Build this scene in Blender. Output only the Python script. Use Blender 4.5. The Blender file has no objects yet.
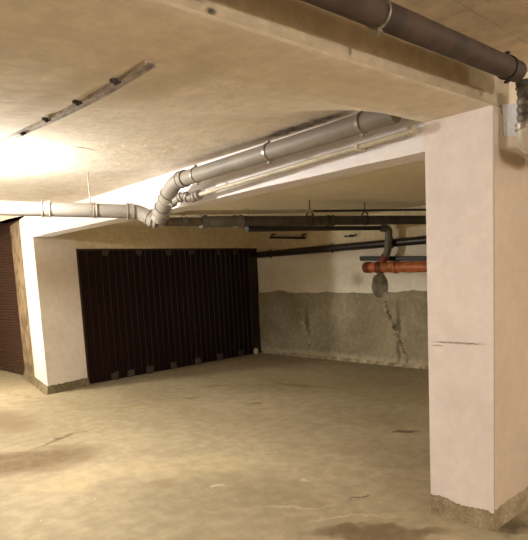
import bpy, bmesh, math, random
from mathutils import Vector, Matrix
random.seed(4)
sc = bpy.context.scene
COL = sc.collection
V = Vector

# ------------------------------------------------------------------ camera
F, PX, PY = 570.0, 264.0, 346.0
R = ((0.72296356, -0.12151817, 0.68011545),
     (-0.68895215, -0.05319812, 0.72285192),
     (-0.05165878, -0.9911626, -0.12218051))
H = 1.5
CAM = V((0, 0, H))
cd = bpy.data.cameras.new('camera')
cam = bpy.data.objects.new('camera', cd)
COL.objects.link(cam)
M = Matrix.Identity(4)
for i in range(3):
    M[i][0] = R[i][0]; M[i][1] = -R[i][1]; M[i][2] = -R[i][2]
M[2][3] = H
cam.matrix_world = M
cd.sensor_fit = 'HORIZONTAL'; cd.sensor_width = 36
cd.lens = F / 528 * 36
cd.shift_y = (PY - 270) / 528
cd.clip_start = 0.02
sc.camera = cam

def ray(x, y):
    c = (x - PX, y - PY, F)
    return V([sum(R[i][k] * c[k] for k in range(3)) for i in range(3)])
def onx(x, y, X): d = ray(x, y); return CAM + d * (X / d.x)
def ony(x, y, Y): d = ray(x, y); return CAM + d * (Y / d.y)
def onz(x, y, Z=0): d = ray(x, y); return CAM + d * ((Z - H) / d.z)
def ond(x, y, D): return CAM + ray(x, y) * (D / F)

# ------------------------------------------------------------------ materials
def nodes(name):
    m = bpy.data.materials.new(name); m.use_nodes = True
    nt = m.node_tree; nt.nodes.clear()
    out = nt.nodes.new('ShaderNodeOutputMaterial')
    b = nt.nodes.new('ShaderNodeBsdfPrincipled')
    nt.links.new(b.outputs[0], out.inputs[0])
    return m, nt, b
def lin(c):
    return tuple(((v / 255) / 12.92 if v / 255 <= .04045 else ((v / 255 + .055) / 1.055) ** 2.4) for v in c) + (1,)
class NT:
    def __init__(s, nt): s.nt = nt; s.L = nt.links.new
    def n(s, t, **k):
        x = s.nt.nodes.new(t)
        for a, v in k.items(): setattr(x, a, v)
        return x
    def inp(s, node, i, v):
        if hasattr(v, 'is_output') or isinstance(v, bpy.types.NodeSocket): s.L(v, node.inputs[i])
        else: node.inputs[i].default_value = v
    def math(s, op, a, b=0, c=0, clamp=False):
        x = s.n('ShaderNodeMath', operation=op, use_clamp=clamp)
        s.inp(x, 0, a); s.inp(x, 1, b); s.inp(x, 2, c); return x.outputs[0]
    def vmath(s, op, a, b):
        x = s.n('ShaderNodeVectorMath', operation=op)
        s.inp(x, 0, a); s.inp(x, 1, b); return x
    def noise(s, vec, scale, detail=6, rough=.6, stretch=None):
        if stretch:
            vec = s.vmath('MULTIPLY', vec, stretch).outputs[0]
        x = s.n('ShaderNodeTexNoise'); s.L(vec, x.inputs['Vector'])
        x.inputs['Scale'].default_value = scale; x.inputs['Detail'].default_value = detail
        x.inputs['Roughness'].default_value = rough; return x
    def ramp(s, v, lo, hi, a=0., b=1.):
        x = s.n('ShaderNodeMapRange', interpolation_type='SMOOTHSTEP')
        s.inp(x, 0, v); x.inputs[1].default_value = lo; x.inputs[2].default_value = hi
        x.inputs[3].default_value = a; x.inputs[4].default_value = b; return x.outputs[0]
    def mix(s, f, a, b):
        x = s.n('ShaderNodeMix', data_type='RGBA'); s.inp(x, 0, f); s.inp(x, 6, a); s.inp(x, 7, b); return x.outputs[2]

def surface(name, base, alt, scale=1.2, var=.8, fine=.35, rough=.85, bump=.25, bscale=30, stains=(), pits=0, pitcol=(60, 50, 40), dist=.25, spec=.3, stretch=None):
    """mottled plaster / concrete in world coordinates with shaped stains:
    stains = (centre, axis_u, ru, axis_v, rv, colour, strength, softness)"""
    m, nt, b = nodes(name); T = NT(nt)
    P = T.n('ShaderNodeNewGeometry').outputs['Position']
    n1 = T.noise(P, scale, 7, .62, stretch)
    n2 = T.noise(P, scale * 9, 5, .65)
    n3 = T.noise(P, 2.3 / max(dist, .05) * .6, 6, .6)
    col = T.mix(T.math('MULTIPLY', T.ramp(n1.outputs[0], .38, .66), var), lin(base), lin(alt))
    g = T.ramp(n2.outputs[0], .35, .7, 1 - fine * .5, 1 + fine * .25)
    vm = T.n('ShaderNodeVectorMath', operation='SCALE'); T.L(col, vm.inputs[0]); T.L(g, vm.inputs['Scale'])
    col = vm.outputs[0]
    if stains:
        off = T.vmath('SUBTRACT', n3.outputs['Color'], (.5, .5, .5)).outputs[0]
        sv = T.n('ShaderNodeVectorMath', operation='SCALE'); T.L(off, sv.inputs[0]); sv.inputs['Scale'].default_value = dist
        Pd = T.vmath('ADD', P, sv.outputs[0]).outputs[0]
        for (c, au, ru, av, rv, colr, st, soft) in stains:
            q = T.vmath('SUBTRACT', Pd, tuple(c)).outputs[0]
            u = T.math('DIVIDE', T.vmath('DOT_PRODUCT', q, tuple(V(au).normalized())).outputs['Value'], ru)
            v = T.math('DIVIDE', T.vmath('DOT_PRODUCT', q, tuple(V(av).normalized())).outputs['Value'], rv)
            aw = V(au).normalized().cross(V(av).normalized())
            w = T.math('DIVIDE', T.vmath('DOT_PRODUCT', q, tuple(aw)).outputs['Value'], max(ru, rv, .2))
            d = T.math('SQRT', T.math('ADD', T.math('MULTIPLY', w, w), T.math('ADD', T.math('MULTIPLY', u, u), T.math('MULTIPLY', v, v))))
            msk = T.ramp(d, 1 - soft, 1 + soft * .4, 1, 0)
            msk = T.math('MULTIPLY', msk, T.ramp(n2.outputs[0], .25, .6, .55, 1))
            col = T.mix(T.math('MULTIPLY', msk, st, clamp=True), col, lin(colr))
    if pits:
        vo = T.n('ShaderNodeTexVoronoi'); T.L(P, vo.inputs['Vector']); vo.inputs['Scale'].default_value = pits
        pm = T.math('LESS_THAN', vo.outputs['Distance'], .06)
        sp = T.n('ShaderNodeSeparateColor'); T.L(vo.outputs['Color'], sp.inputs[0])
        sel = T.math('GREATER_THAN', sp.outputs[0], .93)
        col = T.mix(T.math('MULTIPLY', T.math('MULTIPLY', pm, sel), .8), col, lin(pitcol))
    T.L(col, b.inputs['Base Color'])
    b.inputs['Roughness'].default_value = rough
    b.inputs['Specular IOR Level'].default_value = spec
    bn = T.noise(P, bscale, 6, .65)
    h = T.math('ADD', T.math('MULTIPLY', bn.outputs[0], .5), T.math('MULTIPLY', n1.outputs[0], 1.2))
    bp = T.n('ShaderNodeBump'); bp.inputs['Strength'].default_value = bump; bp.inputs['Distance'].default_value = .03
    T.L(h, bp.inputs['Height']); T.L(bp.outputs[0], b.inputs['Normal'])
    return m

def plain(name, c, rough=.5, metal=0., var=.25, scale=14, bump=.05, spec=.5, c2=None):
    m, nt, b = nodes(name); T = NT(nt)
    P = T.n('ShaderNodeTexCoord').outputs['Object']
    n = T.noise(P, scale, 5, .6)
    dk = c2 or tuple(v * (1 - var) for v in c)
    col = T.mix(T.ramp(n.outputs[0], .35, .68), lin(c), lin(dk))
    T.L(col, b.inputs['Base Color'])
    b.inputs['Roughness'].default_value = rough; b.inputs['Metallic'].default_value = metal
    b.inputs['Specular IOR Level'].default_value = spec
    bp = T.n('ShaderNodeBump'); bp.inputs['Strength'].default_value = bump; bp.inputs['Distance'].default_value = .01
    T.L(n.outputs[0], bp.inputs['Height']); T.L(bp.outputs[0], b.inputs['Normal'])
    return m

X_, Y_, Z_ = (1, 0, 0), (0, 1, 0), (0, 0, 1)
ZS, ZB, ZI, ZR = 2.47, 2.31, 2.38, 2.56       # slab, beam underside, bay ceiling, right-hand ceiling

def line_stain(p, q, w, colr, st, soft=.8, n=None):
    p, q = V(p), V(q); d = q - p; n = n or d.cross(V(Z_))
    return ((p + q) / 2, tuple(d), d.length / 2, tuple(n), w, colr, st, soft)

m_floor = surface('dusty_concrete_floor', (164, 152, 127), (144, 132, 107), scale=.9, var=.75, fine=.32, rough=.8, bump=.28, bscale=16, dist=.5, pits=12, pitcol=(232, 222, 196), stretch=(1, .55, 1),
    stains=[
        (onz(14, 462), (1, -.5, 0), .85, (.5, 1, 0), .42, (96, 76, 50), .85, .45),
        (onz(2, 420), X_, .35, Y_, .8, (110, 88, 60), .6, .7),
        line_stain(onz(34, 449), onz(82, 431), .05, (84, 66, 44), .8),
        line_stain(onz(60, 400), onz(0, 404), .08, (140, 115, 80), .5),
        (onz(165, 482), X_, .16, Y_, .13, (128, 104, 72), .5, .8),
        line_stain(onz(300, 522), onz(400, 512), .02, (196, 184, 154), .5),
        line_stain(onz(250, 508), onz(350, 506), .03, (200, 186, 154), .5),
        (onz(370, 533), (1, -1, 0), .45, (1, 1, 0), .1, (96, 76, 48), .8, .5),
        line_stain(onz(512, 536), onz(528, 516), .07, (66, 56, 42), .8),
        
        (onz(404, 431), X_, .09, Y_, .05, (70, 56, 38), .85, .6),
        line_stain(onz(248, 384), onz(345, 389), .05, (118, 98, 66), .7),
        line_stain(onz(100, 408), onz(190, 400), .07, (150, 126, 88), .5),
        line_stain(onz(240, 412), onz(300, 405), .1, (150, 128, 90), .4),
        line_stain(onz(180, 399), onz(200, 396), .06, (110, 92, 62), .7),
        line_stain(onz(222, 399), onz(236, 397), .05, (110, 92, 62), .7),
        line_stain(onz(243, 404), onz(262, 402), .05, (104, 86, 58), .7),
        line_stain(onz(270, 380), onz(310, 388), .09, (96, 80, 54), .7),
        line_stain(onz(200, 388), onz(232, 384), .08, (104, 86, 58), .6),
        line_stain(onz(0, 393), onz(45, 399), .05, (140, 110, 72), .7),
        (onz(358, 498), X_, .07, Y_, .02, (66, 52, 36), .7, .6),
        line_stain(onz(262, 452), onz(275, 450), .02, (214, 202, 172), .55),
        line_stain(onz(296, 478), onz(306, 482), .02, (214, 202, 172), .55),
        line_stain(onz(208, 482), onz(216, 486), .02, (214, 202, 172), .55),
        (onz(215, 362), (1, .1, 0), 1.2, Y_, .25, (118, 98, 66), .5, .7),
        (onz(340, 385), (0, 1, 0), 2.2, X_, .5, (150, 134, 100), .45, .8),
        (onz(75, 480), (1, 0, 0), .4, Y_, .3, (190, 172, 136), .5, .8),
        (onz(190, 465), (1, -.8, 0), .8, (1, 1, 0), .3, (188, 172, 138), .5, .8),
    ])
m_ceil = surface('bare_slab_plaster', (230, 220, 204), (216, 204, 186), scale=1.1, var=.8, fine=.2, rough=.9, bump=.35, bscale=16, dist=.12,
    stains=[
        line_stain(V((3.0, 4.3, ZS)), V((2.95, 2.3, ZS)), .10, (120, 98, 66), .75),
        line_stain(V((2.95, 3.1, ZS)), V((2.93, 2.2, ZS)), .07, (52, 40, 26), 1.0, .6),
        line_stain(onz(70, 146, ZS), onz(100, 150, ZS), .025, (110, 90, 60), .7),
        (onz(150, 40, ZS), Y_, .5, X_, .16, (170, 152, 116), .5, .8),
        (onz(60, 45, ZS), Y_, .6, X_, .1, (172, 154, 118), .5, .8),
    ])
m_beam = surface('bare_beam_concrete', (222, 212, 192), (208, 196, 174), scale=1.4, var=.8, fine=.2, rough=.9, bump=.3, bscale=20, pits=16, dist=.05,
    stains=[line_stain(V((1.02, 1.375, 2.33)), V((1.12, 1.375, 2.318)), .008, (40, 32, 22), .95, .8, V(Z_)),
            line_stain(V((1.12, 1.375, 2.33)), V((1.2, 1.375, 2.32)), .008, (40, 32, 22), .9, .8, V(Z_))])
m_upper = surface('bare_upper_slab', (222, 208, 184), (206, 190, 164), scale=1.4, var=.8, fine=.3, rough=.9, bump=.4, bscale=18)
CRZ = onx(460, 342.5, 3.0).z
m_white = surface('white_limewash', (222, 214, 212), (210, 202, 199), scale=1.5, var=.7, fine=.1, rough=.85, bump=.2, bscale=18, pits=14, dist=.012,
    stains=[line_stain(V((3.0, 1.75, CRZ)), V((3.0, 1.40, CRZ - .005)), .006, (105, 88, 74), .95, .5, V(Z_)),
            line_stain(V((3.0, 1.75, CRZ - .022)), V((3.0, 1.66, CRZ - .024)), .006, (150, 128, 110), .7, .5, V(Z_))])
m_band = surface('white_beam_paint', (226, 222, 226), (216, 210, 214), scale=1.5, var=.6, fine=.08, rough=.8, bump=.12, bscale=14)
m_tan = surface('beige_plaster', (198, 184, 166), (190, 174, 154), scale=1.6, var=.7, fine=.1, rough=.85, bump=.2, bscale=18, dist=.03,
    stains=[])
m_greywall = surface('greyish_white_plaster', (226, 216, 202), (214, 202, 186), scale=1.5, var=.7, fine=.12, rough=.85, bump=.2, bscale=16)
m_header = surface('ochre_header_plaster', (226, 214, 186), (212, 198, 166), scale=1.6, var=.8, fine=.25, rough=.9, bump=.3, bscale=16)
m_bay = surface('ochre_bay_ceiling', (238, 230, 208), (230, 220, 196), scale=1.3, var=.8, fine=.15, rough=.9, bump=.2, bscale=16)
m_back = surface('white_back_wall_paint', (244, 240, 230), (234, 228, 214), scale=2.2, var=.8, fine=.15, rough=.85, bump=.2, bscale=16, dist=.12,
    stains=[(onx(355, 280, 7.5), Y_, .16, Z_, .14, (150, 122, 88), .6, .7),
            (onx(286, 284, 7.5), Y_, .03, Z_, .03, (70, 56, 40), .8, .6),
            (onx(330, 250, 7.5), Y_, 1.2, Z_, .18, (186, 168, 134), .5, .8),
            (onx(400, 232, 7.5), Y_, .3, Z_, .12, (196, 176, 140), .5, .8)])
m_render = surface('grey_cement_render', (166, 158, 136), (142, 134, 112), scale=1.7, var=.9, fine=.35, rough=.92, bump=.5, bscale=24, dist=.14,
    stains=[(onx(325, 356, 7.5), Y_, 2.6, Z_, .07, (196, 184, 156), .7, .8),
            (onx(393, 335, 7.5), Y_, .35, Z_, .35, (178, 166, 140), .5, .8),
            (onx(343, 310, 7.5), Z_, .35, Y_, .03, (184, 176, 154), .5, .8),
            (onx(304, 326, 7.5), (0, -.35, -1), .33, Y_, .07, (66, 56, 42), .7, .6),
            (onx(398, 335, 7.5), (0, -.45, -1), .5, Y_, .05, (60, 52, 40), .7, .6),
            (onx(410, 350, 7.5), Y_, .3, Z_, .15, (150, 136, 108), .5, .8)])
m_mortar = surface('crumbly_mortar', (206, 194, 168), (150, 136, 110), scale=9, var=1, fine=.5, rough=.95, bump=1, bscale=50)
m_patch = surface('rough_cement_patch', (142, 134, 118), (100, 92, 76), scale=9, var=.9, fine=.5, rough=.95, bump=.8, bscale=50)
m_plinth = surface('bare_plinth_concrete', (176, 162, 134), (140, 126, 100), scale=7, var=.85, fine=.5, rough=.92, bump=.8, bscale=40)
m_plinthL = surface('grey_plinth_concrete', (134, 122, 96), (96, 84, 62), scale=7, var=.85, fine=.5, rough=.92, bump=.8, bscale=40)
m_jamb = surface('brown_jamb_plaster', (152, 132, 104), (98, 80, 58), scale=5, var=.9, fine=.4, rough=.92, bump=.5, bscale=30)
m_pvc = plain('grey_white_pvc', (136, 129, 120), .55, var=.12, scale=3)
m_pvc_dk = plain('dull_grey_pvc', (150, 142, 132), .4, var=.12, scale=5)
m_cream = plain('cream_painted_pipe', (186, 178, 158), .45, var=.12, scale=9)
m_black = plain('black_pipe', (46, 40, 34), .38, var=.3, scale=5)
m_dark = plain('dark_steel_pipe', (72, 68, 58), .5, var=.35, scale=8)
m_brownpipe = plain('dark_brown_cast_pipe', (74, 58, 46), .75, var=.3, scale=8)
m_section = plain('weathered_brown_pipe', (98, 86, 66), .6, var=.3, scale=8)
m_greypipe = plain('dark_grey_pipe', (112, 108, 98), .5, var=.25, scale=7)
m_wrap = plain('grey_foil_wrap', (104, 92, 76), .5, metal=.1, var=.5, scale=22, bump=.5)
m_orange = plain('orange_sewer_pvc', (205, 118, 70), .45, var=.3, scale=6)
m_rust = plain('reddish_brown_joint', (140, 66, 40), .6, var=.35, scale=12)
m_zinc = plain('galvanised_steel', (176, 168, 158), .4, metal=.7, var=.3, scale=30)
m_channel = plain('dull_channel_steel', (188, 174, 162), .55, metal=.1, var=.3, scale=12)
m_maroon = plain('maroon_sheet_paint', (27, 9, 8), .4, var=.2, scale=3, bump=.01, spec=.22)
m_shutter = plain('brown_slat_paint', (66, 38, 22), .65, var=.15, scale=6)
m_guide = plain('dark_brown_guide', (54, 28, 18), .5, var=.2)
m_tab = plain('grey_brown_foam', (78, 66, 56), .8, var=.3, scale=30)
m_lump = plain('pale_foam', (214, 200, 172), .8, var=.2, scale=40)
m_blackmetal = plain('black_metal', (24, 21, 18), .5, var=.2)
m_bluish = surface('bluish_white_patch', (206, 210, 218), (190, 194, 202), scale=8, var=.8, fine=.2, rough=.8, bump=.3, bscale=30)

# ------------------------------------------------------------------ geometry helpers
def link(name, bm, mat, parent=None, smooth=False, recalc=True):
    me = bpy.data.meshes.new(name)
    if recalc: bmesh.ops.recalc_face_normals(bm, faces=bm.faces[:])
    if smooth:
        for f in bm.faces: f.smooth = True
        for e in bm.edges:
            if len(e.link_faces) == 2 and e.calc_face_angle(0) > math.radians(38): e.smooth = False
    # put the origin at the mesh's base centre
    if bm.verts:
        lo = V([min(v.co[i] for v in bm.verts) for i in range(3)]); hi = V([max(v.co[i] for v in bm.verts) for i in range(3)])
        c = V(((lo.x + hi.x) / 2, (lo.y + hi.y) / 2, lo.z))
    else: c = V()
    off = c
    for v in bm.verts: v.co -= off
    bm.to_mesh(me); bm.free()
    me.materials.append(mat)
    o = bpy.data.objects.new(name, me); COL.objects.link(o)
    if parent:
        o.parent = parent
        o.location = off - world(parent)
    else: o.location = off
    return o
def world(o):
    p = V(o.location)
    while o.parent: o = o.parent; p += o.location
    return p
def structure(o, label=None):
    o['kind'] = 'structure'
    if label: o['label'] = label
    return o
def tag(o, label, cat, group=None):
    o['label'] = label; o['category'] = cat
    if group: o['group'] = group
    return o
def thing(name, loc, label, cat, group=None):
    o = bpy.data.objects.new(name, None); o.empty_display_size = .1
    COL.objects.link(o); o.location = loc
    return tag(o, label, cat, group)

def prism(pts, z0, z1, bm=None):
    """plan polygon, z0/z1 numbers or per-point lists"""
    bm = bm or bmesh.new(); n = len(pts)
    a = z0 if isinstance(z0, (list, tuple)) else [z0] * n
    b = z1 if isinstance(z1, (list, tuple)) else [z1] * n
    lo = [bm.verts.new((p[0], p[1], a[i])) for i, p in enumerate(pts)]
    hi = [bm.verts.new((p[0], p[1], b[i])) for i, p in enumerate(pts)]
    bm.faces.new(lo[::-1]); bm.faces.new(hi)
    for i in range(n):
        j = (i + 1) % n
        bm.faces.new((lo[i], lo[j], hi[j], hi[i]))
    return bm
def box(x0, x1, y0, y1, z0, z1, bm=None): return prism([(x0, y0), (x1, y0), (x1, y1), (x0, y1)], z0, z1, bm)
def bevel(bm, w, seg=2):
    bmesh.ops.bevel(bm, geom=bm.edges[:], offset=w, segments=seg, affect='EDGES', profile=.5); return bm

def roundpath(pts, r, seg=8):
    """polyline with rounded corners"""
    pts = [V(p) for p in pts]; out = [pts[0]]
    for i in range(1, len(pts) - 1):
        a, b, c = pts[i - 1], pts[i], pts[i + 1]
        rr = min(r, (a - b).length * .49, (c - b).length * .49)
        p, q = b + (a - b).normalized() * rr, b + (c - b).normalized() * rr
        for k in range(seg + 1):
            t = k / seg
            out.append(p * (1 - t) ** 2 + b * 2 * t * (1 - t) + q * t * t)
    out.append(pts[-1]); return out
def sweep(pts, rad, n=20, caps=True, bm=None, rough=0):
    bm = bm or bmesh.new(); pts = [V(p) for p in pts]
    if not isinstance(rad, (list, tuple)): rad = [rad] * len(pts)
    t0 = (pts[1] - pts[0]).normalized()
    u = t0.orthogonal().normalized(); rings = []; prev = t0
    for i, p in enumerate(pts):
        if i == 0: t = t0
        elif i == len(pts) - 1: t = (pts[i] - pts[i - 1]).normalized()
        else:
            a, b = (pts[i] - pts[i - 1]), (pts[i + 1] - pts[i])
            t = (a.normalized() + b.normalized()).normalized() if a.length > 1e-7 and b.length > 1e-7 else prev
        if t.length < .5: t = prev
        q = prev.rotation_difference(t); u = q @ u; u = (u - t * u.dot(t)).normalized(); w = t.cross(u); prev = t
        rings.append([bm.verts.new(p + (u * math.cos(2 * math.pi * k / n) + w * math.sin(2 * math.pi * k / n)) * rad[i] * (1 + random.uniform(-rough, rough))) for k in range(n)])
    for a, b in zip(rings, rings[1:]):
        for k in range(n): bm.faces.new((a[k], a[(k + 1) % n], b[(k + 1) % n], b[k]))
    if caps:
        bm.faces.new(rings[0][::-1]); bm.faces.new(rings[-1])
    return bm
def along(p, q, prof):
    """points/radii of a turned profile between p and q: prof = (t, radius)"""
    p, q = V(p), V(q); return [p.lerp(q, t) for t, _ in prof], [r for _, r in prof]
def socket(c, d, L, r, parent, mat, name='coupling', lip=.006):
    """pipe socket: a sleeve with raised lips"""
    d = V(d).normalized(); a, b = V(c) - d * L / 2, V(c) + d * L / 2
    pr = [(0, r - .004), (0.001, r + lip), (.12, r + lip), (.16, r), (.84, r), (.88, r + lip), (.999, r + lip), (1, r - .004)]
    P, Rr = along(a, b, pr)
    return link(name, sweep(P, Rr, 24), mat, parent, True)
def clamp(c, d, r, parent, mat, zc=None, w=.022, name='clamp', lug=(0, 0, 1)):
    """pipe clamp: a band round the pipe, two lugs and, with zc, a threaded rod up to the ceiling"""
    d = V(d).normalized(); c = V(c)
    bm = sweep(*along(c - d * w / 2, c + d * w / 2, [(0, r), (0.001, r + .006), (.999, r + .006), (1, r)]), 28, True)
    side = d.cross(V(lug)).normalized(); upv = side.cross(d).normalized()
    for s in (1, -1):
        q = c + upv * s * (r + .014)
        bm2 = sweep([q - side * .014, q + side * .014], .006, 8, True, bm)
        sweep([q - upv * .012 * s, q + upv * .008 * s], .009, 8, True, bm)
    if zc: sweep([c + V((0, 0, r)), V((c.x, c.y, zc))], .005, 8, True, bm)
    return link(name, bm, mat, parent, True)

# ------------------------------------------------------------------ the setting
PL, PR, CO = (3.0, 1.766), (3.0, 1.375), (3.2, 7.885)
C1, C2 = onz(36, 384).xy, onz(25.5, 377).xy
D0, D1 = V((3.868, 8.03)), V((7.40, 8.14))
B0, B1 = V((7.66, 8.2)), V((7.40, 1.4))

structure(link('floor', box(-3.2, 8.6, -3.2, 13.2, -.2, 0), m_floor))

# slab over the parking bay, ending at the beam; a plastered haunch runs down to the beam
def slabz(x, y):
    """underside of slab and beam: flat beam soffit running up into the slab, short plaster haunch at the column, ever gentler away from it"""
    t = min(1, max(0, (2.75 - x) / 1.9)); y1 = 2.26 + 3.2 * t ** .8
    u = min(1, max(0, (y - 1.77) / (y1 - 1.77)))
    zb = ZB - .022 * min(2.2, max(0, 3.0 - x))
    w = min(1, max(0, (y - 7.2) / 1.6)); lift = .045 * w * w * (3 - 2 * w)
    return lift + zb + (ZS - zb) * (u * (2 - u) if t == 0 else (u * (2 - u)) * (1 - t) + (u * u * (3 - 2 * u)) * t)
def onslab(px, py):
    z = ZS
    for _ in range(12):
        p = onz(px, py, z); z = slabz(p.x, p.y)
    return onz(px, py, z)
def extrude_x(prof, x0, x1, bm=None):
    bm = bm or bmesh.new()
    a = [bm.verts.new((x0, y, z)) for y, z in prof]; b = [bm.verts.new((x1, y, z)) for y, z in prof]
    bm.faces.new(a); bm.faces.new(b[::-1]); n = len(prof)
    for i in range(n): bm.faces.new((a[i], a[(i + 1) % n], b[(i + 1) % n], b[i]))
    return bm
bm = bmesh.new()
ys = [1.395, 1.5, 1.64] + [1.77 + .04 * k for k in range(14)] + [2.33 + .1 * k for k in range(35)] + [6.3, 6.8, 7.2, 7.5, 7.8, 8.1, 8.4, 8.7, 9, 13.2]
xs = [-3.2, -1.5, -.5] + [.1 + .1 * k for k in range(31)] + [3.19]
gr = [[bm.verts.new((x, y, slabz(x, y))) for y in ys] for x in xs]
for a, b in zip(gr, gr[1:]):
    for k in range(len(ys) - 1): bm.faces.new((a[k], b[k], b[k + 1], a[k + 1]))
for f in bm.faces: f.smooth = True
side = [[bm.verts.new((x, y, z)) for y, z in ((1.395, slabz(x, 1.395)), (1.38, slabz(x, 1.38) + .004), (1.375, slabz(x, 1.375) + .014), (1.375, ZR + .2), (13.2, ZR + .2))] for x in xs]
for a, b, g0_, g1_ in zip(side, side[1:], gr, gr[1:]):
    for k in range(4): bm.faces.new((a[k], a[k + 1], b[k + 1], b[k]))
bmesh.ops.remove_doubles(bm, verts=bm.verts[:], dist=1e-5)
m_edge = surface('bare_slab_edge_darkened', (180, 167, 142), (164, 150, 124), scale=1.4, var=.8, fine=.25, rough=.9, bump=.3, bscale=20, pits=9, dist=.03,  # slab concrete again, colour darkened to offset strong lamplight on the downstand face
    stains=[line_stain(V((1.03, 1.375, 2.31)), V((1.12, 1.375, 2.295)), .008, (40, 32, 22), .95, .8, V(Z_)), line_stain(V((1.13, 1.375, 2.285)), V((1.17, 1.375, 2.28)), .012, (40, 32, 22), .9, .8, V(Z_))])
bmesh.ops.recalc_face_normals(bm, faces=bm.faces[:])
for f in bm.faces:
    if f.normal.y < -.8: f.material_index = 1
ceil = structure(link('ceiling', bm, m_ceil), 'bare concrete slab underside with its downstand edge on the right')
structure(link('trim_1', extrude_x([(2.45, ZS), (2.3, ZS - .004), (1.77, ZB), (1.395, ZB), (1.38, ZB + .004), (1.375, ZB + .014), (1.375, ZR), (2.45, ZR)], 3.19, 7.4), m_beam),
          'bare concrete beam above the white column')
bm = bmesh.new()
# right-hand ceiling: cast panels with narrow joints
jx = [-3.2, -.9, onz(436, 22, ZR).x, 5.2, 8.6]; jy = [-3.2, -1.2, onz(500, 27, ZR).y, 1.375]
for i in range(4):
    for k in range(3):
        g = .004
        box(jx[i] + g, jx[i + 1] - g, jy[k] + g, jy[k + 1] - g, ZR, ZR + .1, bm)
box(-3.2, 8.6, -3.2, 1.375, ZR + .003, ZR + .2, bm)
structure(link('ceiling_side', bm, m_upper))
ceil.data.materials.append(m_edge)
# ceiling inside the bay
structure(link('ceiling_bay', prism([(3.2, 1.766), (7.66, 1.766), (7.9, 8.3), (3.3, 8.3)], ZI, ZI + .2), m_bay))
# white downstand beam along the mouth of the bays
DX = .22
bm = bmesh.new(); n = 26; rows = []
for i in range(n + 1):
    t = i / n; y = 1.766 + (7.9 - 1.766) * t
    x = 3.0 + .2 * (y - 1.766) / (CO[1] - 1.766)
    zb = 2.155 + .035 * min(1, (y - 1.766) / 6) + random.uniform(-.004, .004) - .02 * math.exp(-((y - 4.2) / 1.0) ** 2)
    rows.append([bm.verts.new(c) for c in ((x, y, zb), (x, y, ZS + .07), (x + DX, y, ZS + .07), (x + DX, y, zb))])
for a, b in zip(rows, rows[1:]):
    for k in range(4): bm.faces.new((a[k], a[(k + 1) % 4], b[(k + 1) % 4], b[k]))
bm.faces.new(rows[0]); bm.faces.new(rows[-1][::-1])
structure(link('trim_2', bm, m_band), 'white painted downstand beam behind the pipes')

# column by the right side: white face, beige side, bare foot
def jag(n, a): return [random.uniform(-a, a) for _ in range(n)]
Xe = 7.40
structure(link('wall_column', prism([PR, PL, (Xe, PL[1]), (Xe, PR[1])], 0, ZB), m_tan), 'column and partition with beige plastered side')
nn = 30
def skin(p, q, zlo, zhi, th, jl, mat, name, zt=None, n=40):
    """thin coat of plaster on a wall between plan points p and q, ragged lower (or upper) edge"""
    p, q = V(p), V(q); d = (q - p).normalized(); nrm = V((d.y, -d.x))
    if nrm.dot(-p) < 0: nrm = -nrm
    bm = bmesh.new(); rows = []
    for i in range(n + 1):
        b = p.lerp(q, i / n); zl = zlo(i / n) if callable(zlo) else zlo; zh = zhi(i / n) if callable(zhi) else zhi
        f = b + nrm * th
        rows.append([bm.verts.new((b.x, b.y, zl)), bm.verts.new((b.x, b.y, zh)), bm.verts.new((f.x, f.y, zh - (.004 if zt else 0))), bm.verts.new((f.x, f.y, zl))])
    for a, b in zip(rows, rows[1:]):
        for k in range(4): bm.faces.new((a[k], a[(k + 1) % 4], b[(k + 1) % 4], b[k]))
    bm.faces.new(rows[0]); bm.faces.new(rows[-1][::-1])
    return bm
r1 = [random.uniform(-.006, .006) for _ in range(60)]
def rag(base, slope=0, amp=1, k=0, n=40):
    return lambda t: base + slope * t + amp * r1[(int(t * n) + k) % 60] + .008 * amp * math.sin(t * 9 + k)
structure(link('wall_column_paint', skin(PL, PR, rag(.125, -.015, .9), ZB - .001, .008, 0, m_white, ''), m_white), 'white painted face of the column')
structure(link('wall_column_coat', skin(PR, (Xe, PR[1]), rag(.12, -.0, 1.6, 7, 120), ZB - .03, .006, 0, m_tan, '', n=120), m_tan), 'beige coat on the side of the column')

def foot(path, w0, w1, h, mat, name, closed=False, step=.03, top=.008):
    """bare concrete foot: flares outwards along a plan path; left-hand side is inside"""
    path = [V(p) for p in path]; samples = []
    for a, b in zip(path, path[1:]):
        n = max(1, int((b - a).length / step))
        for i in range(n): samples.append(a.lerp(b, i / n))
    samples.append(path[-1])
    bm = bmesh.new(); rows = []
    for i, p in enumerate(samples):
        a = samples[max(0, i - 1)]; b = samples[min(len(samples) - 1, i + 1)]
        d = (b - a).normalized(); nr = V((-d.y, d.x))
        rr = random.uniform
        rows.append([bm.verts.new((*(p + nr * -.002), 0)), bm.verts.new((*(p + nr * (w0 + rr(0, .02))), 0)),
                     bm.verts.new((*(p + nr * (w1 + .012 + rr(0, .006))), h * .45 + rr(-.008, .008))),
                     bm.verts.new((*(p + nr * (w1 + rr(-.001, .003))), h * .85 + rr(-.006, .006))),
                     bm.verts.new((*(p + nr * -.002), h + rr(-.008, .008)))])
    for a, b in zip(rows, rows[1:]):
        for k in range(5): bm.faces.new((a[k], a[(k + 1) % 5], b[(k + 1) % 5], b[k]))
    bm.faces.new(rows[0]); bm.faces.new(rows[-1][::-1])
    return link(name, bm, mat, None, True)
structure(foot([(Xe, 1.375), (3.0, 1.375), (3.0, 1.766), (3.3, 1.766)][::-1], .04, .006, .135, m_plinth, 'baseboard_right'))

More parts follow.
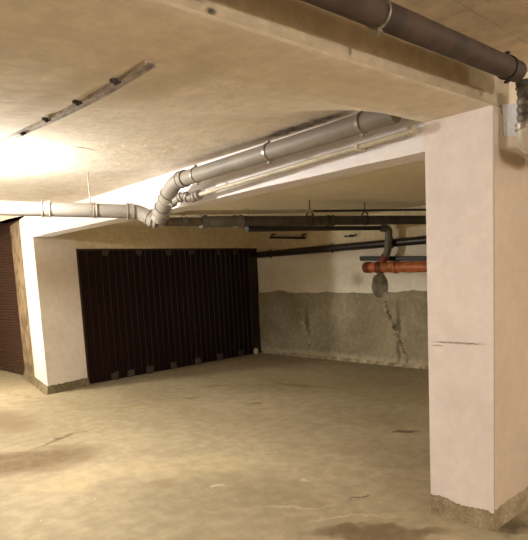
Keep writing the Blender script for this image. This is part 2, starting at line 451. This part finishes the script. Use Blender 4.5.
# left jambs, wall beside the sheet door, header
Cv = V(CO)
structure(link('wall_left', prism([CO, tuple(D0), (3.868, 8.4), (C1.x + .3, 9.0), tuple(C1)], 0, 2.53), m_greywall), 'greyish white wall pier left of the dark sheet door')
structure(link('wall_jamb', prism([(CO[0] - .004, CO[1] + .004), tuple(C1 + V((-.004, .002))), tuple(C1 + V((.05, .03))), (CO[0] + .05, CO[1] + .05)], .11, 2.50), m_white), 'bright white narrow face of the pier')
structure(link('wall_shutter_side', prism([tuple(C1 + V((.002, 0))), tuple(C2), tuple(C2 + V((.3, 0))), tuple(C1 + V((.3, 0)))], 0, 2.53), m_jamb), 'brown unpainted jamb beside the roller shutter')
structure(foot([tuple(C2), tuple(C1), CO, tuple(D0)][::-1], .045, .012, .115, m_plinthL, 'baseboard_left'))
# header over the sheet door, back of the bay
structure(link('wall_header', prism([tuple(D0), tuple(D1 + V((.3, .01))), (7.7, 8.5), (3.868, 8.4)], 2.035, ZI + .01), m_header), 'ochre plaster header above the dark sheet door')
structure(link('wall_header_side', prism([(CO[0] + .01, CO[1] + .012), tuple(D0), (3.868, 8.4), (3.5, 8.4)], 2.36, ZI + .01), m_header))
structure(link('wall_door_reveal', prism([tuple(D0 + V((0, .06))), tuple(D1 + V((.3, .07))), (7.7, 8.5), (3.868, 8.4)], 0, 2.035), m_guide))
structure(link('wall_back', prism([tuple(B1 + V((0, -.1))), tuple(B0 + V((0.01, .3))), tuple(B0 + V((.3, .3))), tuple(B1 + V((.3, -.1)))], 0, ZI + .01), m_back))
# ochre unpainted top zone of the back wall
structure(link('wall_back_top', skin(tuple(B1), tuple(B0), lambda t: 1.93 + .01 * math.sin(t * 20), ZI, .006, 0, m_header, ''), m_header))
# grey cement render on its lower half, ragged top edge
def topz(t):
    y = 1.4 + 6.8 * t
    z = 1.15 + .012 * math.sin(y * 3.1) + .008 * math.sin(y * 11) + random.uniform(-.006, .006)
    z += .07 * math.exp(-((y - 7.65) / .38) ** 2)
    return z
structure(link('wall_back_render', skin(tuple(B1), tuple(B0), 0, topz, .03, 0, m_render, '', zt=True, n=150), m_render), 'grey cement render on the lower half of the back wall')
# crust along its foot
bw = lambda y: 7.40 + .26 * (y - 1.4) / 6.8 - .03
structure(foot([(bw(8.1), 8.1), (bw(1.9), 1.9)][::-1], .05, .01, .05, m_mortar, 'baseboard_back', step=.05))

# outer walls of the garage that close the space
structure(link('wall_rear', box(-3.4, -3.2, -3.2, 13.2, 0, 2.95), m_tan))
structure(link('wall_front', box(-3.4, 8.6, -3.4, -3.2, 0, 2.95), m_tan))
structure(link('wall_far_left', box(-3.4, 8.6, 13.2, 13.4, 0, 2.95), m_tan))
structure(link('wall_aisle_end', box(8.6, 8.8, -3.4, 1.5, 0, 2.95), m_tan))

# small bluish white patch on the column side under the beam
pa = [ony(501, 105, 1.375), ony(517, 104, 1.375), ony(517, 137, 1.375), ony(502, 136, 1.375)]
bm = bmesh.new(); fr = [bm.verts.new((p.x, 1.3665, p.z)) for p in pa]; bk = [bm.verts.new((p.x, 1.3748, p.z)) for p in pa]
bm.faces.new(fr); bm.faces.new(bk[::-1])
for i in range(4): bm.faces.new((fr[i], fr[(i + 1) % 4], bk[(i + 1) % 4], bk[i]))
structure(link('trim_3', bm, m_bluish), 'small bluish white patch beside the vertical pipe')

# mortar streaks and the filled hole on the back wall
def streak(pts, w, h, name, label):
    bm = bmesh.new()
    P = roundpath([V(p) for p in pts], .1, 4); Q = []
    for a, b in zip(P, P[1:]):
        k = max(1, int((b - a).length / .015))
        for i in range(k): Q.append(a.lerp(b, i / k))
    random.seed(11)
    rows = []
    for i, p in enumerate(Q):
        e = min(1, i / 6, (len(Q) - 1 - i) / 6); ww = w * (.35 + .65 * e) * random.uniform(.6, 1.35); hh = h * e * random.uniform(.4, 1.5)
        cy = p.y + random.uniform(-.012, .012)
        rows.append([bm.verts.new((p.x - .002, cy - ww, p.z)), bm.verts.new((p.x - hh - .004, cy - ww * .4, p.z + random.uniform(-.006, .006))),
                     bm.verts.new((p.x - hh * .5 - .004, cy + ww * .4, p.z)), bm.verts.new((p.x - .002, cy + ww, p.z)), bm.verts.new((p.x + .03, cy, p.z))])
    for a, b in zip(rows, rows[1:]):
        for k in range(5): bm.faces.new((a[k], a[(k + 1) % 5], b[(k + 1) % 5], b[k]))
    bm.faces.new(rows[0]); bm.faces.new(rows[-1][::-1])
    o = link(name, bm, m_mortar); structure(o, label); return o
def onback(x, y, d=.03):
    # intersect with the (slightly skewed) back wall
    X = 7.5
    for _ in range(6):
        p = onx(x, y, X); X = 7.40 + .26 * (p.y - 1.4) / 6.8 - d
    return onx(x, y, X)
streak([onback(298, 309), onback(302, 322), onback(306, 330), onback(310, 350)], .05, .05, 'trim_4', 'crumbling mortar streak nearer the dark door')
streak([onback(384, 298), onback(387, 312), onback(398, 337), onback(408, 365)], .05, .04, 'trim_5', 'long crumbling mortar streak below the filled hole')
# arched cement patch
c = onback(379, 287); bm = bmesh.new(); rings = []
for k in range(7):
    r = 1 - k / 6.5; row = []
    for a in range(22):
        th = 2 * math.pi * a / 22; cx, sz = math.cos(th), math.sin(th)
        if sz < 0: sz *= 1.15
        q = r * random.uniform(.95, 1.05)
        row.append(bm.verts.new((c.x + .02 - .055 * (1 - r ** 2.4), c.y + cx * q * .15, c.z + .02 + sz * q * .2)))
    rings.append(row)
for a, b in zip(rings, rings[1:]):
    for k in range(22): bm.faces.new((a[k], a[(k + 1) % 22], b[(k + 1) % 22], b[k]))
bm.faces.new(rings[-1]); bm.faces.new(rings[0][::-1])
structure(link('trim_6', bm, m_patch, None, True), 'arched rough cement patch over a filled hole')

# ------------------------------------------------------------------ dark sheet-metal door
door = bpy.data.objects.new('door_1', None); COL.objects.link(door); door.location = (*(D0.lerp(D1, .5)), 0)
structure(door, 'wide dark maroon corrugated sheet door across the back of the bay')
dd = (D1 - D0).normalized(); nr = V((dd.y, -dd.x)); Lw = (D1 - D0).length
bm = bmesh.new(); cols = []
s = 0.0; pitch = .115; prof = []
while s < Lw - .06:
    prof += [(s, 0), (s + .050, 0), (s + .056, .007), (s + .109, .007)]
    s += pitch
prof.append((Lw, 0))
for (q, h) in prof:
    if q > Lw: continue
    p = D0 + dd * q - nr * .02 + nr * h
    cols.append((bm.verts.new((p.x, p.y, .012)), bm.verts.new((p.x, p.y, 2.03))))
for a, b in zip(cols, cols[1:]): bm.faces.new((a[0], b[0], b[1], a[1]))
geom = bmesh.ops.extrude_face_region(bm, geom=bm.faces[:])
for v in geom['geom']:
    if isinstance(v, bmesh.types.BMVert): v.co += V((-nr.x, -nr.y, 0)) * .004
link('sheet_panel', bm, m_maroon, door)
def doorbox(s0, s1, z0, z1, n0, n1, name, mat, bv=0, jit=0):
    pts = []
    for s_, n_ in ((s0, n0), (s1, n0), (s1, n1), (s0, n1)):
        p = D0 + dd * s_ + nr * n_; pts.append((p.x, p.y))
    bm = prism(pts, z0, z1)
    if jit:
        for v in bm.verts: v.co += V((random.uniform(-jit, jit), 0, random.uniform(-jit, jit)))
    if bv: bevel(bm, bv)
    return link(name, bm, mat, door)
doorbox(0, .03, 0, 2.035, -.03, .004, 'door_frame', m_guide)
doorbox(Lw - .03, Lw, 0, 2.035, -.03, .004, 'door_frame', m_guide)
doorbox(0, Lw, 2.005, 2.035, -.03, .002, 'door_frame', m_guide)
for px, py in ((115, 377), (131.5, 373), (150.5, 369), (174.5, 364.5), (199.5, 359.5), (222.5, 356), (244, 351.5)):
    q = ony(px, py, 8.05); s_ = (q.xy - D0).dot(dd)
    doorbox(s_ - .06, s_ + .06, .01, .12, -.012, .008, 'foam_tab', m_tab, .004, .012)
for px in (105.5, 139.5, 169.5, 193, 221, 238.5):
    q = ony(px, 252, 8.05); s_ = (q.xy - D0).dot(dd)
    doorbox(s_ - .05, s_ + .05, 1.93, 2.03, -.012, .006, 'foam_tab', m_tab, .004, .012)

# pale lump at the foot of the door's far corner
q = onz(253, 354); bm = bmesh.new()
bmesh.ops.create_icosphere(bm, subdivisions=3, radius=.05)
for v in bm.verts:
    v.co.z *= 1.35; f = 1 + .12 * math.sin(v.co.x * 90) * math.cos(v.co.y * 80 + v.co.z * 60); v.co *= f
    if v.co.z < -.055: v.co.z = -.055
    v.co += V((D1.x - .02, D1.y - .06, .055))
tag(link('foam_lump', bm, m_lump, None, True), 'small pale foam lump on the floor at the corner of the dark sheet door', 'debris')

# ------------------------------------------------------------------ roller shutter at the left
sh = bpy.data.objects.new('door_2', None); COL.objects.link(sh); S0 = V((C2.x + .02, C2.y)); S1 = V((3.62, 13.1))
sh.location = (S0.x, S0.y, 0); structure(sh, 'brown slatted roller shutter at the left edge')
bm = bmesh.new(); pr = []; z = .09
ztop = 2.41
while z < ztop:
    pr += [(0, z), (-.009, z + .006), (-.012, z + .02), (-.009, z + .034), (0, z + .040), (.003, z + .043)]
    z += .046
a = [bm.verts.new((S0.x + .03 + x, S0.y + .001, zz)) for x, zz in pr]; b = [bm.verts.new((S0.x + .03 + x, S1.y, zz)) for x, zz in pr]
for i in range(len(pr) - 1): bm.faces.new((a[i], a[i + 1], b[i + 1], b[i]))
g = bmesh.ops.extrude_face_region(bm, geom=bm.faces[:])
for v in g['geom']:
    if isinstance(v, bmesh.types.BMVert): v.co.x += .004
link('slat_curtain', bm, m_shutter, sh)
link('bottom_rail', bevel(box(S0.x + .015, S0.x + .045, S0.y + .002, S1.y, .01, .09), .004), m_shutter, sh)
link('guide_rail', bevel(box(S0.x - .012, S0.x + .05, S0.y - .02, S0.y + .04, 0, 2.42), .003), m_guide, sh)
o = link('handle', bevel(box(S0.x + .002, S0.x + .02, 10.45, 10.57, .055, .085), .004), m_guide, sh)
structure(link('wall_shutter_head', box(S0.x + .02, S0.x + .3, C1.y, 13.1, 2.43, 2.6), m_guide))
structure(link('wall_behind_shutter', box(S0.x + .05, S0.x + .3, C1.y, 13.1, 0, 2.43), m_guide))

# ------------------------------------------------------------------ big white drain pipe under the slab
XP, RP, RD = 2.85, .057, .066
def tx(x, y): return onx(x, y, XP)
pB = onx(175, 181.5, XP); pM = onx(364, 122.5, XP); pA = pM + (pM - pB) * ((pM.y - 1.86) / (pB.y - pM.y))
pC = onx(167, 197, XP + .02); pD = onx(158.5, 219, XP + .06)
t = thing('drain_pipe', (XP, 2.9, 2.28), 'thick greyish white drain pipe clamped under the slab, bending down at its left end', 'pipe')
P = roundpath([pA, pB, pC], .09, 6)
link('pipe_run', sweep(P, [RP + (RD - RP) * max(0, (k - 1) / (len(P) - 2)) for k in range(len(P))], 28), m_pvc, t, True)
link('drop_pipe', sweep([pC, pD], RD, 28), m_pvc, t, True)
d1 = (pB - pA).normalized(); d2 = (pD - pB).normalized()
socket(pB - d1 * .11, d1, .075, RP + .006, t, m_pvc)
socket(pB.lerp(pD, .42), d2, .08, RD + .008, t, m_pvc)
socket(pB.lerp(pD, .78), d2, .08, RD + .008, t, m_pvc)
for px, py in ((196, 170), (269, 150), (362, 122)):
    q = tx(px, py); s_ = (q.y - pA.y) / (pB.y - pA.y); c = pA.lerp(pB, s_)
    clamp(c, d1, RP, t, m_zinc, lug=(0, 0, 1), w=.02)
    
# ------------------------------------------------------------------ white pipe entering from the left
wA = ond(-60, 207, 3.9); w0 = ond(0, 208, 4.78); w1 = ond(130, 211.5, 5.12); w2 = ond(158, 222, 5.14)
dl = (w1 - w0).normalized(); wA = w0 - dl * 1.6
t = thing('drain_pipe', tuple(w0.lerp(w1, .5)), 'white drain pipe coming in level from the left below the bright ceiling patch', 'pipe')
RL = .061
link('pipe_run', sweep([wA, w1], RL, 28), m_pvc, t, True)
e1 = w1 + dl * .06; e2 = e1.lerp(w2, .5) + V((0, 0, -.0))
link('elbow', sweep(roundpath([w1 - dl * .02, w1 + dl * .07, w2], .07, 6), RL + .004, 28), m_pvc, t, True)
socket(ond(46, 209, 4.78 + .34 * 46 / 132), dl, .07, RL + .006, t, m_pvc, lip=.008)
socket(ond(95, 210.3, 4.78 + .34 * 95 / 132), dl, .03, RL + .006, t, m_pvc_dk)
socket(w1, dl, .06, RL + .01, t, m_pvc)
d3 = (w2 - (w1 + dl * .07)).normalized()
socket(w2 - d3 * .07, d3, .06, RL + .01, t, m_pvc)
hq = ond(91, 210, 4.78 + .34 * 91 / 132)
link('hanger_wire', sweep([hq + V((0, 0, RL)), V((hq.x, hq.y, ZS))], .006, 8), m_zinc, t, True)
bm = sweep(*along(hq - dl * .008, hq + dl * .008, [(0, RL), (.001, RL + .004), (.999, RL + .004), (1, RL)]), 28)
link('hanger_band', bm, m_zinc, t, True)

# ------------------------------------------------------------------ thin cream pipe in front of the white beam
XT = 2.945
a0 = onx(198, 195, XT); b0 = onx(412, 131, XT)
t = thing('water_pipe', tuple(a0.lerp(b0, .5)), 'thin cream pipe running below the thick white drain pipe', 'pipe')
link('pipe_run', sweep(roundpath([a0, b0, b0 + V((.09, -.02, .012))], .03, 5), .017, 18), m_cream, t, True)
socket(b0 + V((0, .0, 0)), (b0 - a0), .04, .023, t, m_cream)
dk = (a0 - b0).normalized()
qs = [a0, onx(190, 198.5, XT - .02), onx(184, 195, XT - .03), onx(177, 199.5, XT - .05), onx(168, 205.5, XT - .06)]
link('elbow', sweep(roundpath(qs, .03, 4), .030, 18), m_pvc, t, True)
for i in range(len(qs) - 1):
    m = qs[i].lerp(qs[i + 1], .5); socket(m, qs[i + 1] - qs[i], .035, .036, t, m_pvc, lip=.005)
socket(a0, dk, .045, .034, t, m_pvc)
c = onx(358, 147.5, XT)
link('clip', bevel(box(c.x - .024, 3.02, c.y - .012, c.y + .012, c.z - .021, c.z + .021), .004), m_cream, t)

# ------------------------------------------------------------------ pipes under the bay ceiling
L0 = onz(165, 222, 2.10); L1 = onback(431, 219.8, .0)
def on(x, off=0.):   # a point of the dark drain at picture column x, by parameter
    best = min((abs(project(L0.lerp(L1, k / 400)) - x), k / 400) for k in range(401)); return L0.lerp(L1, best[1])
def project(p):
    q = p - CAM; c = [sum(R[i][k] * q[i] for i in range(3)) for k in range(3)]; return PX + F * c[0] / c[2]
t = thing('drain_pipe', tuple(L0.lerp(L1, .5)), 'dark drain pipe hung under the bay ceiling, reaching the back wall', 'pipe')
ds = (L1 - L0).normalized()
k1, k2, k3 = on(184), on(203), on(238)
link('pipe_section', sweep([pD + V((.03, -.02, .03)), L0, on(204)], .045, 22), m_section, t, True)
link('pipe_section', sweep([k2, k3], .060, 24), m_greypipe, t, True)
link('pipe_run', sweep([k3, L1], .060, 24), m_dark, t, True)
socket(k2, ds, .07, .066, t, m_greypipe); socket(k3, ds, .09, .066, t, m_greypipe)
socket(on(330), ds, .09, .064, t, m_dark); socket(k1, ds, .06, .046, t, m_greypipe)
for px in (310, 365):
    c = on(px); bm = bmesh.new()
    for s_ in (-1, 1):
        sweep([c + ds * .06 * s_ + V((0, 0, .055)), V((c.x, c.y, c.z + .14))], .009, 8, True, bm)
    sweep([V((c.x, c.y, c.z + .13)), V((c.x, c.y, ZI))], .006, 8, True, bm)
    sweep(*along(c - ds * .012, c + ds * .012, [(0, .06), (.001, .066), (.999, .066), (1, .06)]), 24, True, bm)
    link('hanger', bm, m_blackmetal, t, True)
# thin line above it
u0 = L0 + V((.0, .0, .075)); off = V((0, 0, .085))
q0 = on(167) + V((0, 0, .092)); q2 = L1 + V((-.02, 0, .142))
t = thing('conduit_pipe', tuple(q0.lerp(q2, .5)), 'thin conduit directly above the dark drain pipe, cream then black', 'pipe')
qm = q0.lerp(q2, .47)
link('pipe_run', sweep([q0, qm], .022, 16), m_cream, t, True)
link('pipe_run', sweep([qm, q2], .014, 16), m_blackmetal, t, True)['label'] = 'black far stretch of the conduit'
for px in (182, 246):
    c = min((q0.lerp(q2, k / 200) for k in range(201)), key=lambda p: abs(project(p) - px)); socket(c, q2 - q0, .04, .028, t, m_cream)
# lower dark pipe with its bend down to the orange sewer pipe
XE = 7.36
g0 = on(246) + V((0, 0, -.085)); g1 = onback(384, 228, .2); g2 = onback(388.5, 232, .2); g3 = onback(388, 252, .2); g4 = onback(382, 262, .2)
t = thing('waste_pipe', tuple(g0.lerp(g1, .5)), 'dark waste pipe bending down onto the orange pipe', 'pipe')
link('pipe_run', sweep([g0, g1], .032, 18), m_blackmetal, t, True)
link('bend', sweep(roundpath([g1 + (g0 - g1).normalized() * .1, onback(389, 228.5, .2), g3, g4], .12, 8), .055, 24), m_greypipe, t, True)
link('stub', sweep([g3.lerp(g4, .35), g4], .062, 24), m_rust, t, True)['label'] = 'reddish brown stub'
socket(g3.lerp(g2, .4), g3 - g2, .06, .06, t, m_greypipe)
# orange sewer pipe
o0 = onback(364, 267.5, .2); o1 = onback(440, 266.5, .2)
do = (o1 - o0).normalized()
t = thing('sewer_pipe', tuple(o0.lerp(o1, .5)), 'orange sewer pipe low on the back wall with a closed end', 'pipe')
link('pipe_run', sweep([o0 + do * .05, o1], .078, 28), m_orange, t, True)
P, Rr = along(o0, o0 + do * .14, [(0, .03), (.03, .055), (.12, .075), (.3, .086), (.96, .086), (1, .078)])
link('end_cap', sweep(P, Rr, 28), m_rust, t, True)['label'] = 'reddish brown closed end'
for px in (380, 396):
    c = onback(px, 267.3, .2); socket(c, do, .09 if px < 390 else .05, .085, t, m_rust if px < 390 else m_orange)
link('bracket', bevel(box(o0.x + .05, 7.52, o0.lerp(o1, .8).y - .03, o0.lerp(o1, .8).y + .03, o0.z - .12, o0.z - .06), .004), m_blackmetal, t)
# flat dark strip behind it
a, b = onback(361, 258.5, .05), onback(440, 258.5, .05)
bm = prism([(a.x - .04, a.y), (a.x + .04, a.y), (b.x + .04, b.y), (b.x - .04, b.y)], [a.z - .035] * 2 + [b.z - .035] * 2, [a.z + .035] * 2 + [b.z + .035] * 2)
tag(link('dark_strip', bevel(bm, .006), m_blackmetal), 'flat black strip on the back wall just above the orange pipe', 'channel')
# dark pipe along the back wall
a, b = onback(254, 255.3, .075), onback(440, 238.6, .075)
t = thing('heating_pipe', tuple(a.lerp(b, .5)), 'long black pipe running along the back wall above the white paint', 'pipe')
link('pipe_run', sweep([a, b], .06, 24), m_black, t, True)
for s_ in (.12, .5, .8):
    c = a.lerp(b, s_); clamp(c, b - a, .06, t, m_blackmetal)
# black bar with two stand-offs on the upper back wall
a, b = onback(270, 237.5, .09), onback(305, 238, .09)
t = thing('mounting_rail', tuple(a.lerp(b, .5)), 'short black rail on two stand-offs high on the back wall', 'bracket')
ha = V((0, 0, 1))
bm = prism([(a.x - .02, a.y), (a.x + .02, a.y), (b.x + .02, b.y), (b.x - .02, b.y)], [a.z - .02] * 2 + [b.z - .02] * 2, [a.z + .02] * 2 + [b.z + .02] * 2)
link('rail', bevel(bm, .004), m_blackmetal, t)
for s_ in (.06, .94):
    c = a.lerp(b, s_)
    bm = sweep([c + V((0, 0, .01)), c + V((0, 0, .06)), c + V((.1, 0, .06))], .016, 12)
    link('stand_off', bm, m_blackmetal, t, True)
# small black hook right of it
a, b = onback(345, 236.5, .05), onback(356, 235.5, .05)
t = thing('wall_hook', tuple(a.lerp(b, .5)), 'small black hook on the back wall between rail and pipe bend', 'hook')
link('hook_bar', sweep(roundpath([a + V((0, 0, .02)), a, b, b + V((-.01, 0, .03))], .02, 4), .011, 10), m_blackmetal, t, True)
link('base_plate', bevel(box(a.x, a.x + .05, (a.y + b.y) / 2 - .03, (a.y + b.y) / 2 + .03, a.z - .02, a.z + .02), .003), m_blackmetal, t)

# ------------------------------------------------------------------ steel channel on the slab
a, b = onslab(150, 61), onslab(-12, 150)
x0 = (a.x + b.x) / 2 - .01
t = thing('ceiling_channel', (x0, (a.y + b.y) / 2, ZS - .02), 'narrow dull steel channel screwed to the slab, ending mid-ceiling', 'channel')
w, h = .022, .014
def chan(bm, w0, w1, d0, d1):
    rows = []
    for k in range(13):
        f = k / 12; y = a.y + (b.y - a.y) * f; x = a.x + (b.x - a.x) * f; z = slabz(x, y) - .001
        rows.append([bm.verts.new(c) for c in ((x + w0, y, z - d0), (x + w1, y, z - d0), (x + w1, y, z - d1), (x + w0, y, z - d1))])
    for p, q in zip(rows, rows[1:]):
        for k in range(4): bm.faces.new((p[k], p[(k + 1) % 4], q[(k + 1) % 4], q[k]))
    bm.faces.new(rows[0]); bm.faces.new(rows[-1][::-1])
bm = bmesh.new(); chan(bm, -w, w, -.003, .004); chan(bm, -w, -w + .004, .004, h); chan(bm, w - .004, w, .004, h)
link('channel', bm, m_channel, t)
for px, py in ((115, 78), (77, 99.5), (46, 117), (22, 131)):
    c = onslab(px, py)
    bm = bevel(box(c.x - .02, c.x + .02, c.y - .011, c.y + .011, c.z - .018, c.z - .005), .003)
    sweep([V((c.x, c.y, c.z - .004)), V((c.x, c.y, c.z - .025))], .008, 10, True, bm)
    link('clip', bm, m_dark, t)

# ------------------------------------------------------------------ pipes on the right
YP, RB = 1.2, .047
pa_, pb_ = ony(346, 0, YP), ony(516.5, 71.5, YP)
db = (pb_ - pa_).normalized(); st = pb_ - db * 4.2
VX = ony(526.5, 110, YP).x
t = thing('drain_pipe', tuple(pa_.lerp(pb_, .5)), 'thick dark brown pipe along the right side of the concrete beam', 'pipe')
link('pipe_run', sweep([st, pb_], RB, 28), m_brownpipe, t, True)
link('end_plug', sweep(*along(pb_, pb_ + db * .02, [(0, RB), (.5, RB - .002), (1, RB - .016)]), 28), m_brownpipe, t, True)
for px, py in ((378, 18), (507, 70)):
    q = ony(px, py, YP); c = pa_ + db * ((q.x - pa_.x) / db.x)
    clamp(c, db, RB, t, m_zinc if px < 400 else m_blackmetal, w=.01, zc=ZR if px < 400 else None)
zt = ony(531, 84, YP).z; zl = ony(531, 130, YP).z
t = thing('vertical_pipe', (VX, YP, zl), 'short grey wrapped vertical pipe at the right edge, below the dark pipe end', 'pipe')
zs = []; rs = []; k = 0; zz = zt
while zz > zl:
    zs.append(V((VX, YP, zz))); rs.append(RB - .004 + .003 * math.sin(k * 1.3)); zz -= .008; k += 1
link('wrap', sweep(zs, rs, 28, rough=.006), m_wrap, t, True)
for z_ in (zt - .012, zl + .01): socket(V((VX, YP, z_)), (0, 0, 1), .03, RB + .002, t, m_zinc if z_ < zt - .05 else m_dark, 'band', .003)
t2 = thing('pipe_elbow', (VX, YP, zl - .1), 'pale beige elbow at the right edge turning the vertical pipe sideways', 'pipe')
link('elbow', sweep(roundpath([V((VX, YP, zl)), V((VX + .005, YP, zl - .075)), V((VX + .5, YP, zl - .08))], .08, 8), RB - .004, 28), m_tanpipe if False else m_cream, t2, True)
socket(V((VX + .16, YP, zl - .078)), (1, 0, 0), .06, RB + .002, t2, m_cream)

# ------------------------------------------------------------------ lamps (all outside the picture, as in the place)
def lamp(name, loc, power, col, r=.05):
    l = bpy.data.lights.new(name, 'POINT'); l.energy = power; l.color = col; l.shadow_soft_size = r
    o = bpy.data.objects.new(name, l); COL.objects.link(o); o.location = loc
    return o
WARM = (1.0, .80, .52)
lamp('bulb_left', (1.36, 4.55, 2.27), 118, (1, .96, .88), .06)
lamp('bulb_far_left', (1.3, 8.6, 1.8), 200, (1, .93, .78), .06)
lamp('bulb_behind', (.25, -2.75, 2.2), 160, (1, .96, .93), .06)
lamp('bulb_right', (5.2, -1.1, 2.42), 48, (1, .92, .80), .04)

w = bpy.data.worlds.new('world'); sc.world = w; w.use_nodes = True
w.node_tree.nodes['Background'].inputs[0].default_value = (1, .85, .65, 1)
w.node_tree.nodes['Background'].inputs[1].default_value = 0.0

sc.view_settings.view_transform = 'Standard'
sc.view_settings.look = 'None'
sc.view_settings.exposure = 0.75
sc.view_settings.gamma = 1
sc.cycles.max_bounces = 10
sc.cycles.diffuse_bounces = 8
sc.cycles.use_denoising = True
